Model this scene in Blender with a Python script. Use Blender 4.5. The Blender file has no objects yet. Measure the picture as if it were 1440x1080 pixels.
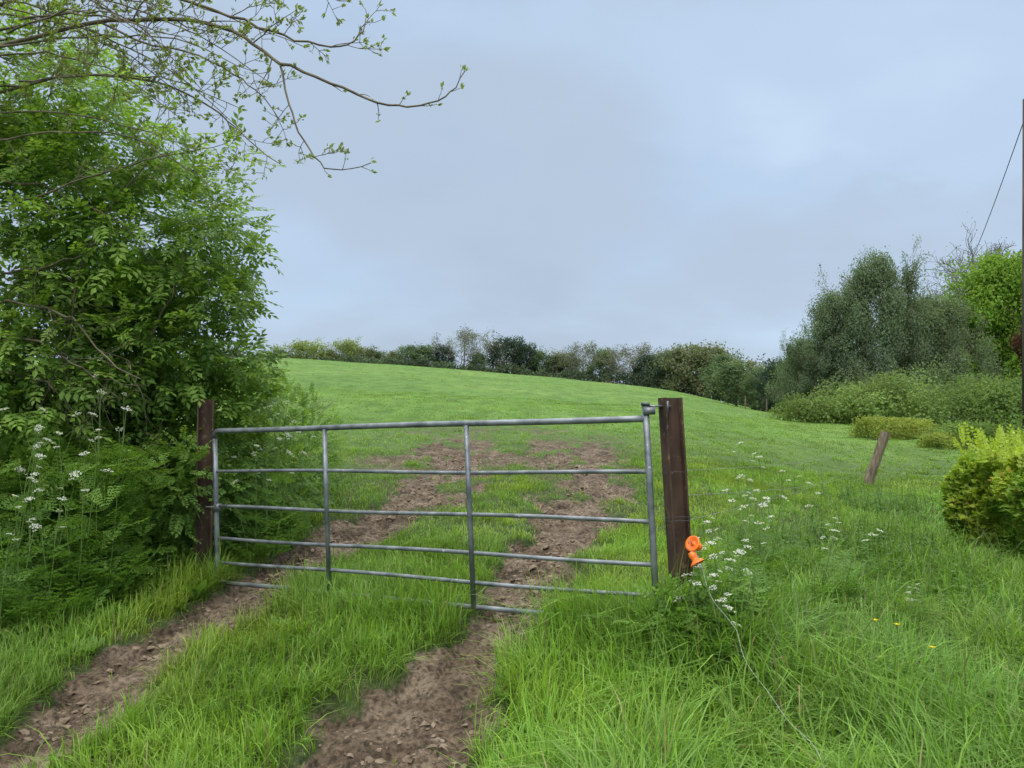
import bpy, math, numpy as np
from math import radians, sin, cos, pi
rng = np.random.default_rng(7)
scene = bpy.context.scene
COL = scene.collection
EYE = 1.6

# ------------------------------------------------------------------ helpers
def S(px, py, d):
    """surveyed point: bearing / elevation of a feature and its real distance (m)"""
    return np.array([(px-720)/1040*d, d, EYE+(600-py)/1040*d])

def hsh(i, j, s):
    v = np.sin(i*127.1+j*311.7+s*74.7)*43758.5453
    return v-np.floor(v)
def vnoise(x, y, s=0):
    x = np.asarray(x, float); y = np.asarray(y, float)
    i = np.floor(x); j = np.floor(y); fx = x-i; fy = y-j
    fx = fx*fx*(3-2*fx); fy = fy*fy*(3-2*fy)
    a = hsh(i, j, s)*(1-fx)+hsh(i+1, j, s)*fx
    b = hsh(i, j+1, s)*(1-fx)+hsh(i+1, j+1, s)*fx
    return a*(1-fy)+b*fy
def fbm(x, y, s=0, o=4):
    t = 0; a = .5; n = 0
    for k in range(o):
        t = t+a*vnoise(x*2**k, y*2**k, s+k*3.1); n += a; a *= .5
    return t/n
def sstep(a, b, x):
    t = np.clip((x-a)/(b-a), 0, 1); return t*t*(3-2*t)

# terrain table
Dc = np.array([0,3.3,4.5,6,8,10,13,21,35,60,85,105,130,200,900.])
Ur = np.array([-.6,-.3,0,.2,.3,.4,.6])
Z = np.array([
 [0,.05,.15,.30,.5,.72,1.05,1.95,3.5,6.4,9.3,11.3,11.6,11,8],
 [0,.05,.17,.30,.5,.72,1.05,1.95,3.5,6.4,9.2,11.2,11.5,11,8],
 [0,.07,.28,.42,.6,.78,1.04,1.75,3.0,5.2,7.4,9.1,9.4,9,7],
 [0,.07,.36,.48,.62,.76,.98,1.6,2.6,4.3,6.0,7.1,7.3,7,6],
 [0,.07,.3,.4,.5,.62,.85,1.4,2.1,3.1,4.0,4.7,4.8,5,5],
 [0,.05,.22,.3,.42,.52,.62,1.2,1.8,2.3,2.6,2.8,3,3.5,4],
 [0,.05,.15,.2,.3,.36,.42,1.0,1.7,2.1,2.3,2.4,2.6,3,4]])
ug = np.linspace(-.6,.6,97); sg = np.linspace(0, math.log1p(900), 240)
tmp = np.array([np.interp(sg, np.log1p(Dc), r) for r in Z])
G = np.array([np.interp(ug, Ur, tmp[:,k]) for k in range(len(sg))]).T
for _ in range(14):
    P_ = np.pad(G, 1, mode='edge')
    G = (P_[:-2,1:-1]+P_[2:,1:-1]+P_[1:-1,1:-1]*2)/4
for _ in range(5):
    P_ = np.pad(G, 1, mode='edge')
    G = (P_[1:-1,:-2]+P_[1:-1,2:]+P_[1:-1,1:-1]*2)/4
def base_h(x, y):
    yy = np.maximum(y, 0.0)
    u = np.clip(x/np.maximum(yy, 3), -.5999, .5999)
    a = (u+.6)/1.2*96; b = np.log1p(np.minimum(yy, 890))/sg[-1]*239
    i = np.floor(a).astype(int); j = np.clip(np.floor(b).astype(int), 0, 238)
    i = np.clip(i, 0, 95); fa = a-i; fb = b-j
    return (G[i,j]*(1-fa)+G[i+1,j]*fa)*(1-fb)+(G[i,j+1]*(1-fa)+G[i+1,j+1]*fa)*fb

RY=[-30,3.3,4.1,5,6,8,10.2,13.5,17,22]; RC=[-.8,-.6,-.47,-.05,.20,.68,1.05,1.2,1.1,1.0]; RH=[.38,.38,.36,.27,.36,.54,.72,1.0,.8,.5]
LY=[-30,3.0,3.6,4.9,6.1,7.8,9.1,13.5,17,22]; LC=[-2.5,-2.42,-2.33,-2.2,-2.0,-1.5,-1.05,-.9,-1.2,-1.3]; LH=[.24,.24,.24,.32,.42,.48,.58,.85,.8,.5]
def gate_y(x): return 6.08-(x+2.44)*.4945
def fence_x(y): return 1.0+(y-4.5)*(5.4/8.5)
def mud(x, y):
    n = (fbm(x*1.6, y*1.6, 3)-.5)*1.5+(fbm(x*6, y*6, 9, 3)-.5)*1.5
    def one(Y, C, H):
        c = np.interp(y, Y, C); h = np.interp(y, Y, H)
        return 1-sstep(.66, 1.2, np.abs(x-c)/h+n*.75)
    m = np.maximum(one(RY, RC, RH), one(LY, LC, LH))
    patch = sstep(.40, .58, fbm(x*.9+5, y*.55, 21, 4)+(fbm(x*5,y*3,23,2)-.5)*.25)
    broad = (1-sstep(1.8, 3.4, np.abs(x+.1)+n*.6))*sstep(10.5, 13, y)*(1-sstep(15, 22, y))
    hole = sstep(.30,.46,fbm(x*2.6,y*1.5,27,4))
    m = m*(1-sstep(13, 19, y)*.9)*(1-sstep(6,10,y)*(1-hole)*.75)
    m = np.maximum(m, broad*patch*.72)
    return m*(1-sstep(19, 26, y))
def ground_h(x, y, full=True):
    z = base_h(x, y)
    m = mud(x, y)
    near = 1-sstep(25, 60, y)
    rc=np.interp(y,RY,RC); lc=np.interp(y,LY,LC)
    mid=np.exp(-((x-(rc+lc)/2)/.55)**2)*(1-sstep(9,13,y))*.05
    z = z+mid+(fbm(x*.5, y*.5, 31)-.5)*.12*near*sstep(2,5,y)+(fbm(x*.04, y*.04, 41)-.5)*1.0*sstep(30, 90, y)
    r1 = 1-np.abs(fbm(x*3.2+y*.8, y*2.6, 51, 4)-.5)*2
    clod = (r1-.8)*.14+(fbm(x*12, y*12, 57, 3)-.5)*.07
    hoof = sstep(.60,.70,vnoise(x*5.5, y*5.0, 77))*.045
    z = z-m*.05+m*(clod-hoof)*(1-.2*sstep(8,16,y))+(1-m)*(fbm(x*3, y*3, 61, 2)-.5)*.05*near
    return z

class Acc:
    def __init__(s): s.V=[]; s.F3=[]; s.F4=[]; s.C=[]; s.n=0
    def add(s, V, F3=None, F4=None, C=(1,1,1)):
        V=np.asarray(V,float).reshape(-1,3)
        if F3 is not None and len(F3): s.F3.append(np.asarray(F3)+s.n)
        if F4 is not None and len(F4): s.F4.append(np.asarray(F4)+s.n)
        C=np.asarray(C,float)
        if C.ndim==1: C=np.tile(C,(len(V),1))
        s.V.append(V); s.C.append(C); s.n+=len(V)
    def arrays(s):
        V=np.concatenate(s.V); C=np.concatenate(s.C)
        F3=np.concatenate(s.F3) if s.F3 else np.zeros((0,3),int)
        F4=np.concatenate(s.F4) if s.F4 else np.zeros((0,4),int)
        return V,F3,F4,C
    def inst(s, T, pos, R, sc, cols):
        """bake template T=(V,F3,F4,C) at N frames"""
        TV,T3,T4,TC=T; N=len(pos); n=len(TV)
        V=np.einsum('nij,kj->nki', R, TV)*np.asarray(sc).reshape(-1,1,1)+pos[:,None,:]
        off=(np.arange(N)*n)[:,None,None]
        F3=(T3[None]+off).reshape(-1,3) if len(T3) else None
        F4=(T4[None]+off).reshape(-1,4) if len(T4) else None
        C=(TC[None]*cols[:,None,:]).reshape(-1,3)
        s.add(V.reshape(-1,3),F3,F4,C)
    def tube(s, pts, rad, n=6, C=(1,1,1), cap=True):
        pts=np.asarray(pts,float); m=len(pts); rad=np.broadcast_to(rad,(m,))
        t=np.gradient(pts,axis=0); t/=np.linalg.norm(t,axis=1)[:,None]+1e-9
        ref=np.array([0,0,1.]) if abs(t[0,2])<.8 else np.array([1.,0,0])
        a=np.cross(t,ref); a/=np.linalg.norm(a,axis=1)[:,None]+1e-9
        b=np.cross(t,a)
        th=np.arange(n)/n*2*pi
        V=pts[:,None,:]+rad[:,None,None]*(a[:,None,:]*np.cos(th)[None,:,None]+b[:,None,:]*np.sin(th)[None,:,None])
        i=np.arange(m-1)[:,None]*n; k=np.arange(n)[None,:]; k2=(k+1)%n
        F=np.stack([i+k,i+k2,i+n+k2,i+n+k],-1).reshape(-1,4)
        V=V.reshape(-1,3); F3=None
        if cap:
            V=np.vstack([V,pts[0],pts[-1]]); c0=m*n; c1=m*n+1; kk=np.arange(n)
            F3=np.vstack([np.stack([np.full(n,c0),(kk+1)%n,kk],-1),np.stack([np.full(n,c1),(m-1)*n+kk,(m-1)*n+(kk+1)%n],-1)])
        s.add(V,F3,F,C)
    def box(s, c, h, R=None, C=(1,1,1)):
        v=np.array([[x,y,z] for x in(-1,1) for y in(-1,1) for z in(-1,1)],float)*np.asarray(h)
        if R is not None: v=v@np.asarray(R).T
        s.add(v+np.asarray(c),None,[[0,1,3,2],[4,6,7,5],[0,4,5,1],[2,3,7,6],[0,2,6,4],[1,5,7,3]],C)

def mk_mesh(name, acc, mat, origin=(0,0,0), smooth=False):
    V,F3,F4,C=acc.arrays(); V=V-np.asarray(origin)
    me=bpy.data.meshes.new(name)
    me.vertices.add(len(V)); me.vertices.foreach_set('co',V.astype(np.float32).ravel())
    nl=len(F3)*3+len(F4)*4
    me.loops.add(nl); me.loops.foreach_set('vertex_index',np.concatenate([F3.ravel(),F4.ravel()]).astype(np.int32))
    st=np.concatenate([np.arange(len(F3))*3,len(F3)*3+np.arange(len(F4))*4]).astype(np.int32)
    me.polygons.add(len(st)); me.polygons.foreach_set('loop_start',st)
    me.polygons.foreach_set('use_smooth',np.full(len(st),smooth))
    me.update(calc_edges=True)
    ca=me.attributes.new('tint','FLOAT_COLOR','POINT')
    ca.data.foreach_set('color',np.hstack([C,np.ones((len(C),1))]).astype(np.float32).ravel())
    me.materials.append(mat)
    return me
def obj(name, data, parent=None, loc=(0,0,0), **props):
    o=bpy.data.objects.new(name,data); COL.objects.link(o); o.location=loc
    if parent is not None: o.parent=parent
    for k,v in props.items(): o[k]=v
    return o
def part(name, acc, mat, parent, smooth=False):
    return obj(name, mk_mesh(name,acc,mat,tuple(parent.location),smooth), parent)
def frames(a, nrm):
    a=a/np.linalg.norm(a,axis=1)[:,None]
    z=nrm-(nrm*a).sum(1)[:,None]*a; z/=np.linalg.norm(z,axis=1)[:,None]+1e-9
    y=np.cross(z,a); return np.stack([a,y,z],-1)
def unit(n):
    v=rng.normal(size=(n,3)); return v/np.linalg.norm(v,axis=1)[:,None]

# ------------------------------------------------------------------ materials
def nmat(name):
    m=bpy.data.materials.new(name); m.use_nodes=True; nt=m.node_tree; nt.nodes.clear()
    return m,nt,nt.nodes,nt.links
def leaf_mat(name, trans=.3, rough=.5, spec=.3):
    m,nt,N,L=nmat(name)
    out=N.new('ShaderNodeOutputMaterial'); at=N.new('ShaderNodeAttribute'); at.attribute_name='tint'
    tc=N.new('ShaderNodeTexCoord'); no=N.new('ShaderNodeTexNoise'); no.inputs['Scale'].default_value=9; L.new(tc.outputs['Object'],no.inputs['Vector'])
    mr=N.new('ShaderNodeMapRange'); mr.inputs['To Min'].default_value=.75; mr.inputs['To Max'].default_value=1.25; L.new(no.outputs['Fac'],mr.inputs['Value'])
    mu=N.new('ShaderNodeVectorMath'); mu.operation='SCALE'; L.new(at.outputs['Color'],mu.inputs[0]); L.new(mr.outputs['Result'],mu.inputs['Scale'])
    p=N.new('ShaderNodeBsdfPrincipled'); p.inputs['Roughness'].default_value=rough; p.inputs['Specular IOR Level'].default_value=spec
    L.new(mu.outputs[0],p.inputs['Base Color'])
    t=N.new('ShaderNodeBsdfTranslucent'); mu2=N.new('ShaderNodeVectorMath'); mu2.operation='MULTIPLY'; mu2.inputs[1].default_value=(1.5,1.5,.8)
    L.new(mu.outputs[0],mu2.inputs[0]); L.new(mu2.outputs[0],t.inputs['Color'])
    mx=N.new('ShaderNodeMixShader'); mx.inputs[0].default_value=trans
    L.new(p.outputs[0],mx.inputs[1]); L.new(t.outputs[0],mx.inputs[2]); L.new(mx.outputs[0],out.inputs['Surface'])
    return m
def noise_mat(name, c1, c2, scale, rough=.8, metal=0, bump=.3, stretch=(1,1,1), c3=None, s3=30, thr=.62, spec=.3):
    m,nt,N,L=nmat(name)
    out=N.new('ShaderNodeOutputMaterial'); tc=N.new('ShaderNodeTexCoord'); mp=N.new('ShaderNodeMapping'); mp.inputs['Scale'].default_value=stretch
    L.new(tc.outputs['Object'],mp.inputs['Vector'])
    no=N.new('ShaderNodeTexNoise'); no.inputs['Scale'].default_value=scale; no.inputs['Detail'].default_value=8; L.new(mp.outputs[0],no.inputs['Vector'])
    rp=N.new('ShaderNodeValToRGB'); rp.color_ramp.elements[0].position=.35; rp.color_ramp.elements[1].position=.65
    rp.color_ramp.elements[0].color=(*c1,1); rp.color_ramp.elements[1].color=(*c2,1); L.new(no.outputs['Fac'],rp.inputs[0])
    p=N.new('ShaderNodeBsdfPrincipled'); p.inputs['Roughness'].default_value=rough; p.inputs['Metallic'].default_value=metal; p.inputs['Specular IOR Level'].default_value=spec
    c=rp.outputs[0]
    if c3:
        n2=N.new('ShaderNodeTexNoise'); n2.inputs['Scale'].default_value=s3; n2.inputs['Detail'].default_value=5; L.new(tc.outputs['Object'],n2.inputs['Vector'])
        r2=N.new('ShaderNodeValToRGB'); r2.color_ramp.elements[0].position=thr; r2.color_ramp.elements[1].position=thr+.06; L.new(n2.outputs['Fac'],r2.inputs[0])
        mx=N.new('ShaderNodeMix'); mx.data_type='RGBA'; mx.inputs[7].default_value=(*c3,1); L.new(r2.outputs[0],mx.inputs[0]); L.new(c,mx.inputs[6]); c=mx.outputs[2]
    L.new(c,p.inputs['Base Color'])
    bp=N.new('ShaderNodeBump'); bp.inputs['Strength'].default_value=bump; bp.inputs['Distance'].default_value=.01; L.new(no.outputs['Fac'],bp.inputs['Height']); L.new(bp.outputs[0],p.inputs['Normal'])
    L.new(p.outputs[0],out.inputs['Surface'])
    return m
M_grass=leaf_mat('grass_blades',.40,.5,.3)
M_leaf=leaf_mat('broad_leaves',.42,.5,.3)
M_far=leaf_mat('distant_foliage',.42,.8,.05)
M_petal=leaf_mat('white_petals',.35,.7,.1)
M_bark=noise_mat('bark',(.06,.05,.035),(.15,.125,.085),14,.9,0,.6,(1,1,.4))
M_twig=noise_mat('twig_bark',(.085,.070,.045),(.20,.17,.11),10,.85,0,.4)
M_stem=leaf_mat('green_stems',.1,.6,.3)
M_galv=noise_mat('galvanised_steel',(.11,.125,.135),(.27,.29,.305),9,.5,.5,.12,(1,1,1),(.52,.52,.49),38,.68,.5)
M_rust=noise_mat('rusted_steel',(.036,.024,.018),(.110,.066,.045),9,.85,.05,.5,(1,1,.35),(.17,.105,.072),24,.62)
M_wood=noise_mat('weathered_wood',(.10,.075,.05),(.22,.18,.12),9,.9,0,.7,(3,3,.25))
M_pole=noise_mat('creosoted_pole',(.04,.03,.025),(.10,.075,.06),6,.85,0,.5,(3,3,.2))
M_wire=noise_mat('fence_wire',(.16,.16,.16),(.35,.35,.34),20,.5,.5,.1)
M_cable=noise_mat('cable',(.05,.05,.055),(.1,.1,.1),20,.6,0,.1)
M_poly=noise_mat('white_polywire',(.25,.26,.26),(.42,.42,.42),60,.6,0,.2)
M_orange=noise_mat('orange_plastic',(.80,.14,.012),(.95,.21,.02),14,.4,0,.05,(1,1,1),(.6,.12,.02),20,.7,.5)
M_clod=noise_mat('dry_mud_clods',(.11,.080,.055),(.24,.180,.130),16,.95,0,.8)

def ground_material():
    m,nt,N,L=nmat('pasture_and_mud')
    out=N.new('ShaderNodeOutputMaterial'); tc=N.new('ShaderNodeTexCoord'); at=N.new('ShaderNodeAttribute'); at.attribute_name='tint'
    sep=N.new('ShaderNodeSeparateColor'); L.new(at.outputs['Color'],sep.inputs[0])
    def noise(s,d=6,sc=None):
        n=N.new('ShaderNodeTexNoise'); n.inputs['Scale'].default_value=s; n.inputs['Detail'].default_value=d
        if sc:
            mp=N.new('ShaderNodeMapping'); mp.inputs['Scale'].default_value=sc; L.new(tc.outputs['Object'],mp.inputs['Vector']); L.new(mp.outputs[0],n.inputs['Vector'])
        else: L.new(tc.outputs['Object'],n.inputs['Vector'])
        return n
    def ramp(src,ps):
        r=N.new('ShaderNodeValToRGB'); e=r.color_ramp.elements
        e[0].position,e[0].color=ps[0][0],(*ps[0][1],1); e[1].position,e[1].color=ps[-1][0],(*ps[-1][1],1)
        for p_,c_ in ps[1:-1]:
            q=e.new(p_); q.color=(*c_,1)
        L.new(src,r.inputs[0]); return r
    def mix(f,a,b,bt='MIX'):
        x=N.new('ShaderNodeMix'); x.data_type='RGBA'; x.blend_type=bt
        if isinstance(f,float): x.inputs[0].default_value=f
        else: L.new(f,x.inputs[0])
        L.new(a,x.inputs[6]); L.new(b,x.inputs[7]); return x.outputs[2]
    n1=noise(4,9); r1=ramp(n1.outputs['Fac'],[(.3,(.062,.043,.028)),(.48,(.125,.090,.061)),(.7,(.22,.17,.122))])
    n1b=noise(32,8); r1b=ramp(n1b.outputs['Fac'],[(.35,(.45,.43,.41)),(.5,(.95,.95,.95)),(.66,(1.3,1.28,1.26))])
    mudc=mix(1.0,r1.outputs[0],r1b.outputs[0],'MULTIPLY')
    n2=noise(.12,6); r2=ramp(n2.outputs['Fac'],[(.3,(.100,.200,.034)),(.5,(.125,.238,.042)),(.7,(.155,.262,.056))])
    n3=noise(1.6,8,(1,.35,1)); r3=ramp(n3.outputs['Fac'],[(.3,(.65,.67,.6)),(.55,(1,1,1)),(.75,(1.25,1.2,1.15))])
    gr=mix(1.0,r2.outputs[0],r3.outputs[0],'MULTIPLY')
    n4=noise(14,8); r4=ramp(n4.outputs['Fac'],[(.3,(.6,.6,.55)),(.7,(1.25,1.2,1.2))])
    gr=mix(1.0,gr,r4.outputs[0],'MULTIPLY')
    soil=ramp(n4.outputs['Fac'],[(.3,(.03,.045,.013)),(.7,(.075,.105,.03))])
    gr=mix(sep.outputs[1],soil.outputs[0],gr)
    ad0=N.new('ShaderNodeMath'); ad0.operation='MULTIPLY_ADD'; L.new(n4.outputs['Fac'],ad0.inputs[0]); ad0.inputs[1].default_value=1.5; ad0.inputs[2].default_value=-.75
    ad1=N.new('ShaderNodeMath'); ad1.operation='ADD'; L.new(sep.outputs[0],ad1.inputs[0]); L.new(ad0.outputs[0],ad1.inputs[1])
    e1=N.new('ShaderNodeMapRange'); e1.inputs['From Min'].default_value=.3; e1.inputs['From Max'].default_value=.65; L.new(ad1.outputs[0],e1.inputs['Value'])
    col=mix(e1.outputs[0],gr,mudc)
    p=N.new('ShaderNodeBsdfPrincipled'); p.inputs['Roughness'].default_value=.85; p.inputs['Specular IOR Level'].default_value=.25
    L.new(col,p.inputs['Base Color'])
    ad=N.new('ShaderNodeMath'); ad.operation='ADD'; L.new(n1.outputs['Fac'],ad.inputs[0]); L.new(n1b.outputs['Fac'],ad.inputs[1])
    bp=N.new('ShaderNodeBump'); bp.inputs['Strength'].default_value=1.0; bp.inputs['Distance'].default_value=.045; L.new(ad.outputs[0],bp.inputs['Height']); L.new(bp.outputs[0],p.inputs['Normal'])
    L.new(p.outputs[0],out.inputs['Surface'])
    return m
def spread(a,b,st,ext0,ext1,g=1.12,b2=None,st2=None):
    c=list(np.arange(a,b,st)); s=st; x=a; lo=[]
    while x>ext0: s*=g; x-=s; lo.append(x)
    if b2: c+=list(np.arange(c[-1]+st2,b2,st2)); st=st2
    s=st; x=c[-1]; hi=[]
    while x<ext1: s*=g; x+=s; hi.append(x)
    return np.array(lo[::-1]+c+hi)
gx=spread(-3.4,3.0,.026,-700,700,1.06); gy=spread(2.4,9.5,.026,-80,900,1.07,28,.08)
XX,YY=np.meshgrid(gx,gy); ZZ=ground_h(XX.ravel(),YY.ravel())
acc=Acc(); nx=len(gx); ny=len(gy)
i=np.arange(ny-1)[:,None]*nx; k=np.arange(nx-1)[None]
F=np.stack([i+k,i+k+1,i+nx+k+1,i+nx+k],-1).reshape(-1,4)
mm=mud(XX.ravel(),YY.ravel())
acc.add(np.stack([XX.ravel(),YY.ravel(),ZZ],-1),None,F,np.stack([mm,sstep(7,24,YY.ravel()),np.zeros_like(mm)],-1))
obj('ground',mk_mesh('ground',acc,ground_material(),smooth=True),kind='structure',label='green pasture rising gently with muddy wheel ruts')
th=(1+5**.5)/2
iv=np.array([(-1,th,0),(1,th,0),(-1,-th,0),(1,-th,0),(0,-1,th),(0,1,th),(0,-1,-th),(0,1,-th),(th,0,-1),(th,0,1),(-th,0,-1),(-th,0,1)],float)/1.9
it=np.array([(0,11,5),(0,5,1),(0,1,7),(0,7,10),(0,10,11),(1,5,9),(5,11,4),(11,10,2),(10,7,6),(7,1,8),(3,9,4),(3,4,2),(3,2,6),(3,6,8),(3,8,9),(4,9,5),(2,4,11),(6,2,10),(8,6,7),(9,8,1)])
CL=Acc()
for v_ in range(5):
    n=1400
    y=rng.uniform(2.6,14,n); side=rng.uniform(size=n)<.5
    c=np.where(side,np.interp(y,RY,RC),np.interp(y,LY,LC)); h=np.where(side,np.interp(y,RY,RH),np.interp(y,LY,LH))
    x=c+rng.normal(size=n)*h*.55; k_=mud(x,y)>.5; x=x[k_];y=y[k_]; n=len(x)
    V=iv*(1+rng.normal(size=(12,1))*.28)*np.array([1,.8,.40])
    k_=(fbm(x*2.5,y*2.5,19,2)>.45); x=x[k_];y=y[k_];n=len(x)
    P=np.stack([x,y,ground_h(x,y)+.001],-1)
    CL.inst((V,it,np.zeros((0,4),int),np.ones((12,3))),P,frames(unit(n)*[1,1,.25],unit(n)*.4+[0,0,1]),(.005+.026*rng.uniform(size=n)**3.2)*(1+.04*y),np.ones((n,3)))
obj('mud_clods',mk_mesh('mud_clods',CL,M_clod),kind='stuff',label='loose clods of dried mud in the ruts')

# ------------------------------------------------------------------ grass
def grass_height(x,y):
    n=fbm(x*1.3,y*1.3,101,3); n2=fbm(x*4,y*4,111,2)
    verge=sstep(0,.5,x-fence_x(y)+(fbm(x,y,7,2)-.5)*.6)
    right=sstep(.8,1.4,x+(n-.5)*.6)*(1-sstep(4.3,5.0,y))
    gy_=y-gate_y(x)
    field=sstep(.1,1.2,gy_)
    h=.17+.0*x
    h=h*(1-field*.45)
    h=h+np.maximum(verge,right)*.15*(1-sstep(8,12,y)*.9)*(1-.5*sstep(4.0,4.7,x))
    h=h+((x>0)&(x<1.3)&(y<4.7))*.05
    h=h+.10*np.exp(-((gy_+.12)/.28)**2)*(x<1.4)
    h=h*(1-.45*sstep(10,25,y))
    h=h*(.35+.85*n+.55*n2)
    return h,np.maximum(verge,right)
def make_grass(d0,d1,dens,levels,wmul,tuft=12,bend=1.0):
    A=.8*(d1*d1-d0*d0)+.8*(d1-d0)
    nt=int(A*dens/tuft)
    dd=np.sqrt(rng.uniform(d0*d0,d1*d1,nt)); xx=rng.uniform(-1,1,nt)*(dd*.80+.5)
    tn=rng.uniform(0,1,nt); tl_=rng.normal(size=(nt,2))
    x=np.repeat(xx,tuft); y=np.repeat(dd,tuft); tn=np.repeat(tn,tuft); tl_=np.repeat(tl_,tuft,0)
    sg_=.04+.02*(y>8)+.05*(y>20)
    off=rng.normal(size=(len(x),2)); x=x+off[:,0]*sg_; y=y+off[:,1]*sg_
    m=mud(x,y); keep=rng.uniform(size=len(x))>np.clip(m*1.5,0,np.where(y>7,.99,.996))
    keep&=~((x<-2.75)&(y>6.4)&(y<8.6)&(x>-9)&(rng.uniform(size=len(x))<.7))
    x=x[keep];y=y[keep];off=off[keep];tn=tn[keep];m=m[keep];tl_=tl_[keep]
    H,vg=grass_height(x,y)
    n=len(x)
    h=H*rng.uniform(.35,1.3,n)*(.6+.8*tn)*(1-.6*np.minimum(m*2,1))
    az=np.arctan2(off[:,1],off[:,0])+rng.normal(size=n)*.9
    wind=fbm(x*.7,y*.7,301,2)*12
    lean=np.clip(rng.gamma(2.0,.27,n)*bend*(1+vg*.8),.05,1.7)
    dx=np.cos(az)+.6*np.cos(wind)+.5*tl_[:,0]; dy=np.sin(az)+.6*np.sin(wind)+.5*tl_[:,1]
    q=np.sqrt(dx*dx+dy*dy)+1e-6; dx/=q; dy/=q
    w=(.0016+.0024*rng.uniform(size=n)**1.5)*wmul*(1+vg*.4)
    z=ground_h(x,y)-.01
    tl=np.array(levels); K=len(tl)
    px_,py_=-dy,dx
    V=np.zeros((n,2*K+1,3)); 
    def P(t):
        hor=h*lean*(t**1.8); ver=h*(t-np.minimum(lean,1.3)*.45*t**2.6)
        return x+dx*hor,y+dy*hor,z+ver
    for a,t in enumerate(tl):
        X,Y,Zz=P(t); ww=w*(1-.55*t**2)*(.8 if t==0 else 1)
        V[:,2*a]=np.stack([X-px_*ww,Y-py_*ww,Zz],-1); V[:,2*a+1]=np.stack([X+px_*ww,Y+py_*ww,Zz],-1)
    X,Y,Zz=P(1.0); V[:,2*K]=np.stack([X,Y,Zz],-1)
    T=[]
    for a in range(K-1): T+= [[2*a,2*a+1,2*a+3],[2*a,2*a+3,2*a+2]]
    T.append([2*K-2,2*K-1,2*K]); T=np.array(T)
    F=(T[None]+(np.arange(n)*(2*K+1))[:,None,None]).reshape(-1,3)
    v=rng.uniform(size=n); big=fbm(x*.35,y*.35,401,3); pt=fbm(x*1.8,y*1.8,55,3)
    c=np.array([.112,.228,.028])[None]*(1-v[:,None])+np.array([.225,.365,.055])[None]*v[:,None]
    c=c*(.45+.6*big+.65*pt)[:,None]
    yel=sstep(.5,.7,fbm(x*.9,y*.9,77,3))[:,None]; c=c*(1+yel*np.array([.30,.1,0]))
    bl=np.array([.135,.255,.050])[None]*(.6+.8*v[:,None])*(.55+.75*pt)[:,None]
    vv=(vg*.65*(tn>.35)*(1-sstep(9,14,y)))[:,None]; c=c*(1-vv)+bl*vv
    dead=rng.uniform(size=n)<(.03+.10*np.minimum(m*3,1)); c[dead]=np.array([.32,.27,.13])*rng.uniform(.5,1.1,(dead.sum(),1))
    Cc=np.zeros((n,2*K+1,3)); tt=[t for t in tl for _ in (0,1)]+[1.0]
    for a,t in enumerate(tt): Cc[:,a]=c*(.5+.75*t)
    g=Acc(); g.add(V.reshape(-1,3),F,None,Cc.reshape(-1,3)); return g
G_=Acc()
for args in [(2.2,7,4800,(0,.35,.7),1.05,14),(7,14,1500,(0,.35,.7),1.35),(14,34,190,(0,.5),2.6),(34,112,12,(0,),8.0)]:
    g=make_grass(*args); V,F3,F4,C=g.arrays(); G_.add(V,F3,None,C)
n=260; x=rng.uniform(1.1,4.4,n); y=rng.uniform(3.2,8,n); k_=x>fence_x(y)-.1; x=x[k_]; y=y[k_]
for xx_,yy_ in zip(x,y):
    z_=float(ground_h(np.array([xx_]),np.array([yy_]))[0]); az=rng.uniform(0,6.28); h_=rng.uniform(.35,.62); l_=rng.uniform(.1,.5)
    t_=np.linspace(0,1,6); P=np.stack([xx_+cos(az)*h_*l_*t_**2,yy_+sin(az)*h_*l_*t_**2,z_+h_*(t_-.2*l_*t_**3)],-1)
    G_.tube(P,[.0016,.0015,.0013,.0012,.0035,.0006],3,(.20,.26,.10),cap=False)
obj('grass',mk_mesh('grass',G_,M_grass),kind='stuff',label='lush green pasture grass and long verge grass')
print('grass verts',G_.n)

# ------------------------------------------------------------------ leaf templates
def leaf_template(w=.22,fold=.06,droop=.06):
    V=np.array([[0,0,0],[.45,w,fold],[.42,0,0],[.45,-w,fold],[1,0,-droop]])
    T=np.array([[0,2,1],[0,3,2],[1,2,4],[2,3,4]])
    return V,T,np.zeros((0,4),int),np.ones((5,3))
LT=leaf_template(.24)
LR=leaf_template(.34,.08,.1)
def sprig(nl=4,L=.2,ls=.06,T=LT,jit=.15,term=True):
    a=Acc(); P=[];D=[];Nn=[]
    for i in range(nl):
        t=(i+.6)/nl*L*.9
        for s in(-1,1):
            P.append([t,0,-.12*t*t/L]); ang=s*rng.uniform(.8,1.15); D.append([cos(ang),sin(ang),rng.normal()*.15-.12]); Nn.append([rng.normal()*jit,rng.normal()*jit,1])
    if term: P.append([L*.95,0,-.1*L]); D.append([1,0,-.15]); Nn.append([0,0,1])
    P=np.array(P);D=np.array(D);Nn=np.array(Nn)
    a.inst(T,P,frames(D,Nn),rng.uniform(.8,1.15,len(P))*ls,np.ones((len(P),3))*rng.uniform(.85,1.15,(len(P),1)))
    a.tube([[0,0,0],[L*.5,0,-.03*L],[L,0,-.12*L]],[.0022,.0016,.001],3,(.9,.9,.7),cap=False)
    return a.arrays()
SPR=[sprig(4,.2,.072),sprig(3,.16,.074),sprig(4,.22,.068),sprig(3,.18,.078)]
SPH=[sprig(5,.16,.040,LR),sprig(6,.2,.042,LR),sprig(4,.14,.048,LR)]
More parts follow.
